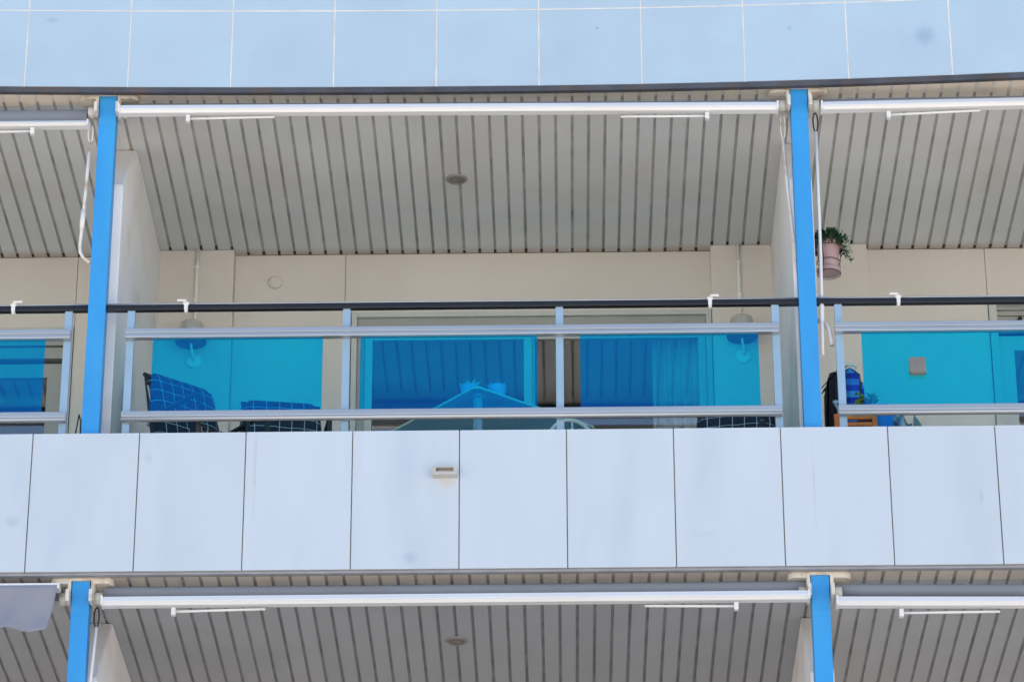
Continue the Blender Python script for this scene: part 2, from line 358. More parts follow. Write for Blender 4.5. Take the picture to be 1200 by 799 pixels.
def BOW(x):        # the upper parapet is slightly hollow in plan
    x = max(-4.0, min(4.0, x)); return 0.028 - 0.0020*x - 0.0115*x*x if x > 0 else 0.028 - 0.0020*x - 0.006*x*x
def parapet(z, pitch, x0, rows, mats, gap, drip_h, name, drip_mat, label=None, back=0.014):
    p = MB()
    p.box(XL, XR, back, 0.16, z + 0.004, z + rows[-1] - 0.004, mi=1)
    i0 = int((XL - x0) / pitch); i = i0
    x = x0 + i0 * pitch
    while x < XR - pitch:
        for za, zb in zip(rows, rows[1:]):
            dy = random.uniform(-0.0012, 0.0012)
            p.box(x + gap/2, x + pitch - gap/2, dy, back + 0.0015, z + za + gap/2, z + zb - gap/2 * (zb != rows[-1]), bev=0.0022, mi=0)
        x += pitch
    def bow(mb):
        if z > 1:
            for v in mb.bm.verts:
                if v.co.y < 0.12: v.co.y += BOW(v.co.x)
    def xcut(mb):
        for i in range(-16, 16):
            bmesh.ops.bisect_plane(mb.bm, geom=mb.bm.verts[:] + mb.bm.edges[:] + mb.bm.faces[:], plane_co=(i*0.6083, 0, 0), plane_no=(1, 0, 0))
    if z > 1: xcut(p)
    bow(p)
    o = part(p, name, mats, label)
    d = MB()
    if drip_h > 0.02:
        d.box(XL, XR, -0.006, 0.028, z - drip_h, z - 0.001)
    else:
        d.box(XL, XR, 0.004, 0.04, z - drip_h, z + 0.001)
    if z > 1: xcut(d)
    bow(d)
    dd = d.build('drip_edge', drip_mat, o)
    return o
parapet(0, 0.6, -2.8566, [0.006, 0.847], [M['panel'], M['joint']], 0.006, 0.012, 'parapet', M['drip2'], 'parapet of tall white panels with thin dark joints')
parapet(H, 0.6083, -3.0391, [0.0, 0.5288, 1.0576], [M['tile'], M['grout']], 0.009, 0.036, 'parapet', M['drip'], 'parapet of square pale tiles with white grout', back=0.0022)
for k in (-3, -2, -1):
    p = MB(); p.box(XL, XR, 0.0, 0.16, k*H + 0.0, k*H + 0.85); part(p, 'parapet', M['panel'])

PILASTERS = ((-2.90, -2.592), (-2.457, -1.98), (1.082, 1.471), (1.602, 2.084))
# slatted ceilings, one per bay and storey
def ceiling(z, x0, x1, first):
    c = MB()
    c.box(x0, x1, 0.045, 2.149, z + 0.0085, z + 0.02, mi=1)
    n = math.ceil((x0 - first) / 0.0995); x = first + n * 0.0995
    xs = [x + i * 0.0995 for i in range(int((x1 - x0) / 0.0995) + 2)]
    prev = x0
    for q in xs + [x1 + 0.009]:
        a, bb = prev + (0.009 if prev > x0 else 0), min(q - 0.009, x1)
        if bb - a > 0.006:
            dz = random.uniform(-0.0008, 0.0008)
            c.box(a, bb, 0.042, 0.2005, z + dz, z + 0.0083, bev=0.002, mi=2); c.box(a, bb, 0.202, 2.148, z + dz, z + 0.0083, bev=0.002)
        if x0 < q < x1:
            ye = 2.068 if any(p0 < q < p1 for p0, p1 in PILASTERS) else 2.148
            c.box(q - 0.0085, q + 0.0085, ye - random.uniform(0.02, 0.045), ye, z + 0.003, z + 0.0084, mi=3)
        prev = q
        if q >= x1: break
    if z > 1:
        for i in range(-16, 16):
            bmesh.ops.bisect_plane(c.bm, geom=c.bm.verts[:] + c.bm.edges[:] + c.bm.faces[:], plane_co=(i*0.6083, 0, 0), plane_no=(1, 0, 0))
        for v in c.bm.verts:
            if v.co.y < 0.06: v.co.y += BOW(v.co.x) - 0.01
    return part(c, 'slatted_ceiling', [M['slat'] if z > 1 else M['slatshade'], M['slatgap'] if z > 1 else M['slatgapshade'], M['edgelit'] if z > 1 else M['edgedim'], M['gapend']])  # upper slats take the lit colours, lower ones the shaded copies
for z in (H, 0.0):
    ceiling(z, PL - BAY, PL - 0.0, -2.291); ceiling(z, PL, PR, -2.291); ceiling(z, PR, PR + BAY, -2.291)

# cream rear wall: slabs round the openings
Wt = 2.15
def rear_wall(z, full):
    q = MB(); zc = z + H - 0.001; zf = z + 0.5
    def slab(x0, x1, z0, z1, y=Wt): q.box(x0 + 0.0015, x1 - 0.0015, y, y + 0.2, z0, z1, bev=0.002)
    # left bay
    slab(XL, -4.75, zf, zc); slab(-4.75, -3.75, z + 2.585, zc); slab(-3.75, -2.995, z + 2.585, zc); slab(-2.995, -2.90, zf, zc)
    # middle bay
    slab(-1.98, -1.265, zf, zc); slab(-1.265, -1.222, zf, z + 2.67); slab(-1.265, 1.088, z + 2.67, zc)
    # right bay
    slab(2.084, 2.846, zf, zc); slab(2.846, 3.6, z + 2.735, zc); slab(3.6, 4.5, z + 2.735, zc); slab(4.5, XR, zf, zc)
    part(q, 'rear_wall', M['wall'])
    for x0, x1 in PILASTERS:
        p = MB(); p.box(x0, x1, 2.07, 2.3, zf, zc, bev=0.003)
        part(p, 'pilaster', M['wall'])
rear_wall(0, True); rear_wall(-H, False)

# partition walls with their top front corner cut off
def partition(x0, x1, z):
    zf, zc = z + 0.5, z + H - 0.0005
    p = MB(); p.prism([(0.225, zf), (0.225, z + 2.56), (0.75, zc), (2.2, zc), (2.2, zf)], 'x', x0, x1)
    bmesh.ops.bevel(p.bm, geom=[e for e in p.bm.edges], offset=0.006, segments=2, affect='EDGES')
    part(p, 'partition_wall', M['part'])
for z in (0, -H):
    partition(-2.592, -2.457, z); partition(1.471, 1.602, z)

# blue steel posts
for x in (PL, PR):
    for z in (0, -H):
        p = MB(); p.box(x - 0.05, x + 0.05, 0.05, 0.15, z + 0.85, z + 3.062, bev=0.004)
        p.box(x - 0.06, x + 0.06, 0.045, 0.16, z + 3.062, z + 3.086, bev=0.002, mi=1)
        p.box(x - 0.051, x + 0.051, 0.0485, 0.1515, z + 2.86, z + 2.866)
        part(p, 'post', [M['blue'], M['ivory']], 'bright blue square steel post')

# ---- glazed openings
def pane(x0, x1, z0, z1, y, par):
    m_ = MB(); m_.box(x0, x1, y, y + 0.006, z0, z1)
    return m_.build('pane', M['doorglass'], par)
def sash(x0, x1, z0, z1, y, par, st=0.055, mt='frame'):
    f = MB(); e = 0.003
    f.box(x0, x0 + st, y, y + 0.04, z0, z1, bev=e); f.box(x1 - st, x1, y, y + 0.04, z0, z1, bev=e)
    f.box(x0 + st - 0.001, x1 - st + 0.001, y + 0.002, y + 0.038, z0, z0 + st*1.3); f.box(x0 + st - 0.001, x1 - st + 0.001, y + 0.002, y + 0.038, z1 - st, z1)
    o = f.build('sash', M[mt], par); pane(x0 + st - 0.004, x1 - st + 0.004, z0 + st, z1 - st, y + 0.016, o)
    return o
def opening(kind, x0, x1, z0, z1, y, label, fw_=0.035):
    f = MB(); e = 0.003
    f.box(x0, x0 + fw_, y - 0.012, y + 0.14, z0, z1, bev=e); f.box(x1 - fw_, x1, y - 0.012, y + 0.14, z0, z1, bev=e)
    f.box(x0 + fw_, x1 - fw_, y - 0.010, y + 0.14, z1 - fw_, z1 - 0.001, bev=e); f.box(x0 + fw_, x1 - fw_, y - 0.009, y + 0.14, z0 + 0.001, z0 + 0.05, bev=e)
    o = part(f, kind, M['frame'], label)
    return o
d = opening('sliding_door', -1.219, 1.079, 0.5, 2.668, Wt, 'white framed sliding glass door with a pale curtain behind it')
h = MB(); h.box(-1.183, 1.043, Wt + 0.012, Wt + 0.13, 2.575, 2.632, bev=0.003); h.box(-1.183, -1.135, Wt + 0.02, Wt + 0.12, 0.55, 2.575, bev=0.003)
h.build('shutter_guide', M['frameg'], d)
sash(-1.135, -0.07, 0.552, 2.54, Wt + 0.035, d, 0.05); sash(-0.10, 1.043, 0.552, 2.565, Wt + 0.085, d, 0.05)
for z in (-H,):
    d2 = opening('sliding_door', -1.219, 1.079, 0.5 + z, 2.668 + z, Wt, None)
    sash(-1.18, -0.07, 0.552 + z, 2.63 + z, Wt + 0.035, d2); sash(-0.10, 1.043, 0.552 + z, 2.63 + z, Wt + 0.085, d2)
    for x0, x1, zt in ((-4.75, -2.995, 2.585), (2.846, 4.5, 2.735)):
        c = MB(); c.box(x0, x1, Wt + 0.05, Wt + 0.1, 0.5 + z, zt + z); part(c, 'roller_shutter', M['frameg'])
lw = opening('window', -4.75, -2.998, 0.5, 2.583, Wt, 'tall window with a shutter box over its half open sash')
h = MB(); h.box(-4.71, -3.034, Wt + 0.004, Wt + 0.12, 2.46, 2.545, bev=0.003); h.box(-4.71, -3.034, Wt + 0.02, Wt + 0.12, 2.375, 2.452, bev=0.003)
h.build('shutter_box', M['frameg'], lw)
sash(-4.71, -3.85, 0.552, 2.37, Wt + 0.085, lw, 0.08, 'frameg'); sash(-3.9, -3.06, 0.552, 2.345, Wt + 0.04, lw, 0.095, 'frameg')
rw = opening('window', 2.849, 4.5, 0.5, 2.732, Wt, 'tall window under a slatted roller shutter', 0.05)
h = MB()
for i in range(5): h.box(2.90, 4.45, Wt + 0.03, Wt + 0.05, 2.50 + i*0.04, 2.534 + i*0.04, bev=0.006)
h.build('roller_shutter', M['frameg'], rw)
h = MB(); h.lathe([(0.014, 0), (0.014, 0.03)], (3.045, Wt + 0.03, 2.585), 12, axis=(0, -1, 0)); h.build('shutter_stop', M['black'], rw)
sash(2.902, 3.75, 0.552, 2.49, Wt + 0.06, rw, 0.10, 'frame'); sash(3.70, 4.45, 0.552, 2.49, Wt + 0.105, rw, 0.07, 'frame')

# ------------------------------------------------------------------ railings
def railing(x0, x1, ups, panes, ends, label):
    t = thing('railing', label, 'railing', ((x0 + x1)/2, 0.1, 0.847)); ox = (x0 + x1)/2
    def bd(mb, n, mt):
        o = mb.build(n, mt, t); o.location = (-ox, -0.1, -0.847); return o
    a = MB(); a.box(x0, x1, 0.082, 0.122, 1.662, 1.697, bev=0.006); hr = bd(a, 'handrail', M['black'])
    a = MB(); a.tube([(x0, 0.087, 1.7005), (x1, 0.087, 1.7005)], 0.005, 10); a.box(x0, x1, 0.088, 0.12, 1.6975, 1.705, bev=0.002)
    cp = a.build('sky_glint_strip', M['alu'], hr)  # pale strip added as the sky's reflection along the black handrail's upper edge
    for x in ups:
        a = MB(); a.box(x - 0.022, x + 0.022, 0.092, 0.122, 0.847, 1.664, bev=0.003)
        a.box(x - 0.045, x + 0.045, 0.07, 0.145, 0.8475, 0.855, bev=0.001)
        bd(a, 'upright', M['alumatt'])
    e0, e1 = ends
    a = MB(); a.box(e0, e1, 0.05, 0.09, 1.4985, 1.529, bev=0.004); a.box(e0 + 0.003, e1 - 0.003, 0.055, 0.0885, 1.4935, 1.4985)
    a.box(e0, e1, 0.046, 0.0915, 1.469, 1.4935, bev=0.005); bd(a, 'middle_rail', M['alu'])
    a = MB(); a.box(e0, e1, 0.05, 0.09, 0.974, 1.008, bev=0.004); a.tube([(e0, 0.068, 0.966), (e1, 0.068, 0.966)], 0.0185, 16)
    bd(a, 'bottom_rail', M['alu'])
    for p0, p1 in panes:
        a = MB(); a.box(p0, p1, 0.066, 0.074, 0.99, 1.49); bd(a, 'glass_panel', M['glass'])
    return t
railing(PL + 0.05, PR - 0.05, (-2.351, -1.111, 0.110, 1.347), ((-2.216, -1.242), (-1.028, -0.017), (0.226, 1.244)), (-2.376, 1.364),
        'aluminium railing with three blue glass panels and black handrail between the two blue posts')
railing(PR + 0.05, PR + BAY - 0.05, (1.708, 2.945, 4.18, 5.4), ((1.83, 2.81), (3.07, 4.06), (4.3, 5.28)), (1.680, 5.42),
        'blue glass railing right of the right blue post, before the square wall light')
railing(PL - BAY + 0.05, PL - 0.05, (-6.4, -5.17, -3.94, -2.711), ((-6.28, -5.3), (-5.05, -4.06), (-3.82, -2.831)), (-6.42, -2.688),
        'blue glass railing left of the left blue post, before the dark window')

# ------------------------------------------------------------------ awnings
def bracket(side, x, zc):
    # side: +1 right of the post, -1 left of it
    m_ = MB()
    a, b_ = sorted((x + side*0.054, x + side*0.074))
    m_.box(a, b_, 0.045, 0.16, zc - 0.16, zc - 0.013, bev=0.004); m_.box(a, b_, -0.02, 0.05, zc - 0.17, zc - 0.10, bev=0.004)
    pts = []
    for i in range(13):
        th = -PI/2 + PI*i/12
        pts.append((x + side*(0.13 + 0.045*math.cos(th)), 0.105 + 0.055*math.sin(th)))
    pts = [(x + side*0.054, 0.05)] + pts + [(x + side*0.054, 0.15)]
    m_.prism(pts, 'z', zc - 0.042, zc - 0.004)
    xa = x + side*0.074
    m_.tube([(xa, 0.09, zc - 0.12), (xa + side*0.045, 0.09, zc - 0.12)], 0.036, 16)
    return m_
def awning(x0, x1, zl, zr, label, post_l, post_r, zc, roll_z=None, roll_r=0.034, arms=(), barh=0.052, open_=False, bar_end=0.0):
    t = thing('awning', label, 'awning', ((x0 + x1)/2, 0.1, (zl + zr)/2), group='folding awnings under the balcony ceilings')
    off = (-(x0 + x1)/2, -0.1, -(zl + zr)/2)
    def bd(mb, n, mt):
        o = mb.build(n, mt, t); o.location = off; return o
    ang = math.atan2(zr - zl, x1 - x0)
    zl -= 0.03; zr -= 0.03
    mx = Matrix.Translation((x0, 0, zl)) @ Matrix.Rotation(-ang, 4, 'Y')
    L = (x1 - x0) / math.cos(ang); hh = barh/2
    a = MB(); 
    prof = [(-0.036, -hh*0.35), (-0.036, -hh*0.05), (-0.022, hh), (0.025, hh), (0.034, hh*0.5), (0.034, -hh*0.75), (0.025, -hh), (-0.022, -hh)]
    a.prism(prof, 'x', 0, L)
    a.box(0.0, L, -0.039, -0.0335, -hh*0.42, -hh*0.12, bev=0.0015)
    a.box(-0.006, 0.004, -0.041, 0.038, -hh*1.04, hh*1.04, bev=0.002); a.box(L - 0.004, L + 0.006, -0.041, 0.038, -hh*1.04, hh*1.04, bev=0.002)
    for v in a.bm.verts: v.co = mx @ v.co
    bd(a, 'front_bar', M['awnbar'])
    rz = roll_z if roll_z else (zl + zr)/2 + 0.075
    dzr = (zr - zl)
    a = MB(); n = 24; pts = [(x0 + (x1 - x0 - bar_end)*i/n, 0.11, rz - dzr/2 + dzr*i/n - 0.004*math.sin(PI*i/n)) for i in range(n + 1)]
    a.tube(pts, roll_r, 18); bd(a, 'fabric_roll', M['roll'])
    for s_, x in ((1, post_l), (-1, post_r)):
        if x is not None: bd(bracket(s_, x, zc), 'bracket', M['ivory'])
    for xa, xb, za, zb, tab in arms:
        a = MB(); za -= 0.036; zb -= 0.036
        a.tube([(xa, 0.0, za), (xb, 0.0, zb)], 0.0075, 8)
        xt, zt = (xa, za) if tab < 0 else (xb, zb)
        a.box(xt - 0.012, xt + 0.012, -0.017, 0.017, zt - 0.024, zt + 0.02, bev=0.003)
        bd(a, 'folding_arm', M['white'])
    return t
A1 = awning(-2.468, 1.40, 2.962, 2.939, 'closed white awning bar between the two blue posts of the middle balcony', PL, PR, H,
            arms=((-2.062, -1.553, 2.910, 2.916, -1), (0.48, 0.987, 2.895, 2.893, 1)))
A2 = awning(1.661, PR + BAY - 0.1, 2.937, 2.985, 'closed white awning bar right of the right blue post, above the hanging flower pot', PR, None, H, 
            arms=((2.05, 2.587, 2.888, 2.912, -1),), roll_r=0.038)
A3 = awning(PL - BAY + 0.1, -2.65, 2.878, 2.871, 'awning with thick grey roll above a separate white bar, left of the left post', None, PL, H,
            roll_z=2.952, roll_r=0.052, arms=((-3.7, -2.975, 2.832, 2.836, 1),), barh=0.034, bar_end=0.02)
A4 = awning(-2.415, 1.463, -0.146, -0.142, 'closed white awning bar of the balcony below, between its two blue posts', PL, PR, 0,
            roll_z=-0.075, arms=((-2.022, -1.519, -0.197, -0.186, -1), (0.563, 1.064, -0.186, -0.192, 1)))
A5 = awning(1.617, PR + BAY - 0.1, -0.180, -0.215, 'closed white awning bar of the balcony below, right of its right blue post', PR, None, 0,
            roll_z=-0.11, arms=((1.965, 2.503, -0.240, -0.236, -1),))
# lower left awning: loosely hanging cloth
t = thing('awning', 'awning with loose lilac grey cloth hanging from its bar, at the lower left', 'awning', (-4.5, 0.1, -0.08), group='folding awnings under the balcony ceilings')
def bd(mb, n, mt, solid=0.0):
    o = mb.build(n, mt, t, solid=solid); o.location = (4.5, -0.1, 0.08); return o
a = MB(); a.box(PL - BAY + 0.1, -2.655, -0.03, 0.05, -0.098, -0.068, bev=0.004); bd(a, 'front_bar', M['awnbar'])
a = MB(); a.tube([(PL - BAY + 0.1, 0.14, -0.06), (-2.66, 0.14, -0.06)], 0.045, 16); bd(a, 'fabric_roll', M['roll'])
a = MB()
def clothf(u, v):
    x = PL - BAY + 0.12 + u * (-2.665 - (PL - BAY + 0.12)) - 0.045 * v * u**8
    dz = -0.26 * v - 0.006 * math.sin(u * 60) * v - 0.004*math.sin(u*23)*v
    if u > 0.97: dz *= 1.03
    y = -0.035 + 0.026 * math.sin(u * 70 + v * 2.0 + 1.5*math.sin(u*40)) * v + 0.014 * math.sin(u * 31 + 1) * v + 0.02*math.sin(v*PI)
    return Vector((x, y, -0.083 + dz))
a.sheet(clothf, 160, 10); bd(a, 'valance', M['cloth'], solid=0.002)
bd(bracket(-1, PL, 0), 'bracket', M['ivory'])

# ------------------------------------------------------------------ crank rods
def crank(pts, label, mt='rod', r=0.0095, hook_z=0.1, grip=None):
    p0 = Vector(pts[0])
    t = thing('awning_crank', label, 'crank rod', p0)
    def bd(mb, n, m_):
        o = mb.build(n, m_, t); o.location = -p0; return o
    a = MB(); a.tube(pts[1:], r, 10); bd(a, 'rod', M[mt])
    a = MB()
    q = Vector(pts[1]); ring = []
    mid = (p0 + q) / 2; rz = (p0 - q).length / 2
    for i in range(17):
        th = 2*PI*i/16; ring.append(mid + Vector((0.014*math.sin(th), 0.004*math.cos(th*2), rz*math.cos(th))))
    a.tube(ring, 0.0045, 8)
    bd(a, 'hook', M['black'] if mt == 'white' else M['ivory'])
    if grip:
        a = MB(); a.tube(grip, r*1.5, 12); bd(a, 'grip', M['white'])
    return t
crank([(-2.637, 0.05, 2.865), (-2.641, 0.05, 2.75), (-2.648, 0.05, 2.45), (-2.659, 0.05, 2.165), (-2.664, 0.05, 2.06), (-2.660, 0.05, 2.022), (-2.64, 0.05, 1.985), (-2.600, 0.05, 1.952)],
      'rusty white crank rod with bent end hanging left of the left blue post', grip=[(-2.6545, 0.05, 2.30), (-2.6585, 0.05, 2.18)])
crank([(1.437, 0.10, 2.93), (1.434, 0.11, 2.76), (1.452, 0.145, 2.45), (1.476, 0.183, 2.148), (1.50, 0.185, 1.82), (1.53, 0.185, 1.585), (1.56, 0.18, 1.59), (1.60, 0.16, 1.583), (1.63, 0.15, 1.562), (1.652, 0.145, 1.52), (1.664, 0.145, 1.45)],
      'rust streaked white crank rod passing behind the right blue post to a bent handle', grip=[(1.545, 0.183, 1.600), (1.58, 0.175, 1.606), (1.61, 0.165, 1.595), (1.636, 0.15, 1.57), (1.654, 0.145, 1.53), (1.669, 0.145, 1.425)])
crank([(1.627, 0.10, 2.93), (1.628, 0.10, 2.80), (1.626, 0.10, 2.4), (1.623, 0.10, 1.978), (1.608, 0.10, 1.34)],
      'straight white crank rod on a black hook right of the right blue post', 'white', 0.0095, grip=[(1.617, 0.10, 1.72), (1.613, 0.10, 1.55)])
crank([(-2.458, 0.08, -0.17), (-2.452, 0.08, -0.29), (-2.470, 0.08, -0.6), (-2.49, 0.08, -1.2), (-2.50, 0.08, -1.5)],
      'slim white crank rod hanging right of the lower left blue post', 'white', 0.0095)

# clips on the black handrail
def clip(x, s, label):
    t = thing('rail_clip', label, 'clip', (x, 0.1, 1.704), group='white clips on the black handrail')
    a = MB(); a.box(-0.011, 0.011, -0.026, 0.026, -0.044, 0.008, bev=0.003); a.box(-0.017, 0.017, -0.028, 0.02, -0.012, 0.002, bev=0.003); a.lathe([(0.008, -0.062), (0.011, -0.042)], (0, -0.015, 0), 12); a.build('clamp', M['white'], t)
    a = MB(); a.tube([(0, -0.03, 0.009), (-s*0.03, -0.03, 0.012), (-s*0.05, -0.03, 0.009)], [0.009, 0.007, 0.011], 10)
    a.build('peg', M['white'], t)
clip(-3.032, -1, 'white clip on the handrail left of the left blue post')
clip(-2.036, 1, 'white clip on the handrail above the left wall lamp')
clip(0.975, -1, 'white clip on the handrail left of the right wall lamp')
clip(2.055, 1, 'white clip on the handrail right of the right blue post')

# ------------------------------------------------------------------ lamps and small fixtures
def wall_lamp(x, conx, mt, label):
    yw = 2.07
    t = thing('wall_lamp', label, 'wall lamp', (x, yw, 2.29), group='wall lamps beside the sliding door')
    def bd(mb, n, m_):
        o = mb.build(n, m_, t); o.location = (-x, -yw, -2.29); return o
    a = MB(); a.lathe([(0.05, 0), (0.052, 0.009), (0.044, 0.018), (0.02, 0.022)], (x + 0.01, yw, 2.295), 28, axis=(0, -1, 0)); bd(a, 'wall_plate', M['pipe'])
    a = MB(); a.tube([(x + 0.01, yw - 0.015, 2.295), (x + 0.01, yw - 0.05, 2.30), (x + 0.006, yw - 0.075, 2.33), (x, yw - 0.085, 2.36), (x, yw - 0.09, 2.40)], 0.009, 10); bd(a, 'arm', M['pipe'])
    a = MB()
    a.lathe([(0.098, 2.377), (0.100, 2.382), (0.088, 2.404), (0.068, 2.414), (0.066, 2.420)], (x, yw - 0.105, 0), 40)
    bd(a, 'shade', M[mt])
    a = MB(); a.lathe([(0.064, 2.420), (0.066, 2.455), (0.070, 2.505), (0.066, 2.515), (0.02, 2.521)], (x, yw - 0.095, 0), 54, wob=0.035); bd(a, 'shade_cap', M['lampw'])
    a = MB(); a.tube([(conx, yw - 0.011, H - 0.002), (conx, yw - 0.011, 2.50)], 0.0125, 10)
    for z in (2.95, 2.72): a.box(conx - 0.015, conx + 0.015, yw - 0.0235, yw, z, z + 0.014, bev=0.002)
    bd(a, 'conduit', M['pipe'])
wall_lamp(-2.222, -2.213, 'lampd', 'wall lamp with wide shade and white conduit left of the sliding door')
wall_lamp(1.262, 1.258, 'lampd', 'wall lamp with wide shade and white conduit right of the sliding door')

t = thing('box_light', 'small square grey box light on the blue glass of the right balcony', 'box light', (2.137, 0.066, 1.195))
a = MB(); a.box(-0.047, 0.047, -0.04, -0.0005, 0, 0.095, bev=0.004); a.build('housing', M['boxgrey'], t)
a = MB(); a.box(-0.038, 0.038, -0.035, -0.004, -0.004, 0.0, bev=0.001); a.build('lens', M['lens'], t)
def downlight(x, y, z, label):
    t = thing('downlight', label, 'ceiling light', (x, y, z), group='round downlights in the slatted ceilings')
    a = MB(); a.lathe([(0.046, -0.004), (0.048, -0.010), (0.060, -0.009), (0.068, -0.002), (0.068, 0.004)], (0, 0, 0), 32); a.build('trim_ring', M['lampg'], t)
    a = MB(); a.lathe([(0.010, -0.0095), (0.030, -0.009), (0.0455, -0.006), (0.0455, 0.0)], (0, 0, 0), 24)
    for i in range(3): q = 0.016 + i*0.011; a.tube([(q*math.cos(2*PI*k/24), q*math.sin(2*PI*k/24), -0.0095) for k in range(25)], 0.0018, 6, cap=False)
    a.build('lens', M['lens'], t)
downlight(-0.520, 1.156, H, 'round downlight in the slatted ceiling of the middle balcony')
downlight(-0.502, 1.065, 0, 'round downlight in the slatted ceiling of the balcony below')
a = MB(); a.lathe([(0.046, 0.0), (0.046, 0.012), (0.040, 0.018), (0.012, 0.019)], (0, 0, 0), 28, axis=(0, -1, 0)); a.box(-0.003, 0.003, -0.021, -0.018, -0.03, 0.03)
o = a.build('junction_cover', M['wall'], loc=(-1.716, 2.15, 2.890)); tag(o, 'round cream cover plate on the cream wall above the handrail', 'cover plate')

t = thing('drain_spout', 'small white drain spout sticking out of the white parapet below the glass railing', 'drain spout', (-0.537, 0, 0.553))
a = MB(); wd, ht, dp = 0.069, 0.050, 0.055
a.box(-wd, wd, -dp, 0.0, 0, 0.018, bev=0.002); a.box(-wd, wd, -dp, 0.0, ht - 0.008, ht, bev=0.002)
a.box(-wd, -wd + 0.020, -dp + 0.001, 0.0, 0.018, ht - 0.008); a.box(wd - 0.020, wd, -dp + 0.001, 0.0, 0.018, ht - 0.008)
a.build('spout_box', M['lampw'], t)
a = MB(); a.box(-wd + 0.021, wd - 0.021, -0.02, -0.012, 0.018, ht - 0.008); a.box(-0.04, 0.01, -0.045, -0.025, 0.0182, 0.027, bev=0.003); a.build('dark_mouth', M['slatgap'], t)

# ------------------------------------------------------------------ balcony furniture
FZ = 0.5
def pillow(w_, h_, th, nx=14, nz=12, sag=0.0, rnd=0.07):
    m_ = MB(); gF = []; gB = []
    for i in range(nx + 1):
        rf, rb = [], []
        for j in range(nz + 1):
            u = i/nx*2 - 1; v = j/nz*2 - 1
            x = u*w_/2; z = v*h_/2
            if abs(u) > 0.8 and abs(v) > 0.8:
                k = 1 - 0.12*(abs(u) - 0.8)/0.2*(abs(v) - 0.8)/0.2; x *= k; z *= k
            e = (1 - abs(u)**5) * (1 - abs(v)**5)
            q = 0.5 + 0.5*math.cos(u*PI*3)*math.cos(v*PI*2)*0.25
            y = th/2 * (0.25 + 0.75*e**0.5) * (0.85 + 0.3*q)
            rf.append(m_.bm.verts.new((x, -y, z))); rb.append(m_.bm.verts.new((x, y, z)))
        gF.append(rf); gB.append(rb)
    for i in range(nx):
        for j in range(nz):
            for g_, rev in ((gF, 0), (gB, 1)):
                q = (g_[i][j], g_[i+1][j], g_[i+1][j+1], g_[i][j+1]); f = m_.bm.faces.new(q[::-1] if rev else q); f.smooth = True
    for i in range(nx):
        for j in (0, nz): f = m_.bm.faces.new((gF[i][j], gF[i+1][j], gB[i+1][j], gB[i][j])); f.smooth = True
    for j in range(nz):
        for i in (0, nx): f = m_.bm.faces.new((gF[i][j], gF[i][j+1], gB[i][j+1], gB[i][j])); f.smooth = True
    return m_
def chair(x, y, rz, label):
    # local: the sitter looks towards -y, origin under the middle of the seat
    t = thing('cushioned_chair', label, 'chair', (x, y, FZ), rz, 'chairs with navy checked cushions')
    rec = R(14)
    c = pillow(0.47, 0.57, 0.095).build('back_cushion', M['grid'], t); c.location = (0, 0.275, 0.72); c.rotation_euler = (-rec, 0, 0)
    for i in (-1, 1):
        s_ = MB(); s_.box(i*0.226 - 0.012, i*0.226 + 0.012, -0.05, 0.05, -0.08, -0.045, bev=0.003); s_.build('strap', M['towel'], c)
    c2 = pillow(0.46, 0.46, 0.08).build('seat_cushion', M['grid'], t); c2.location = (0, 0, 0.44); c2.rotation_euler = (R(90), 0, 0)
    f = MB()
    for i in (-1, 1):
        X_ = i*0.236
        f.tube([(X_, -0.24, 0), (X_, -0.235, 0.63), (X_, -0.20, 0.655), (X_, 0.20, 0.66), (X_, 0.26, 0.63)], 0.014, 8)
        f.tube([(X_, 0.28, 0), (X_, 0.20, 0.42), (X_, 0.275, 0.72), (X_*0.93, 0.36, 0.985)], 0.014, 8)
        f.tube([(X_, -0.238, 0.39), (X_, 0.205, 0.39)], 0.012, 8)
    f.tube([(-0.236, -0.238, 0.39), (0.236, -0.238, 0.39)], 0.012, 8); f.tube([(-0.236, 0.205, 0.39), (0.236, 0.205, 0.39)], 0.012, 8)
    f.tube([(-0.237, 0.36, 0.985), (0.237, 0.36, 0.985)], 0.012, 8)
    for k in range(6): xx = -0.2 + k*0.08; f.tube([(xx, -0.236, 0.39), (xx, 0.203, 0.39)], 0.006, 6)
    f.build('frame', M['chairf'], t)
# (x, y) is the seat; the back stands 0.27 behind it
def chair_at(bx, by, rz, label):
    d_ = Vector((math.sin(rz), -math.cos(rz)))
    chair(bx + d_.x*0.34, by + d_.y*0.34, rz, label)
chair_at(-2.13, 0.70, R(40), 'navy checked chair in the left corner, its tall back fully in view')
chair_at(-1.555, 1.00, R(10), 'navy checked chair showing only its rounded top, right of the corner chair')
chair_at(1.16, 1.16, R(-12), 'navy checked chair under the right wall lamp, seen only below the bottom rail')

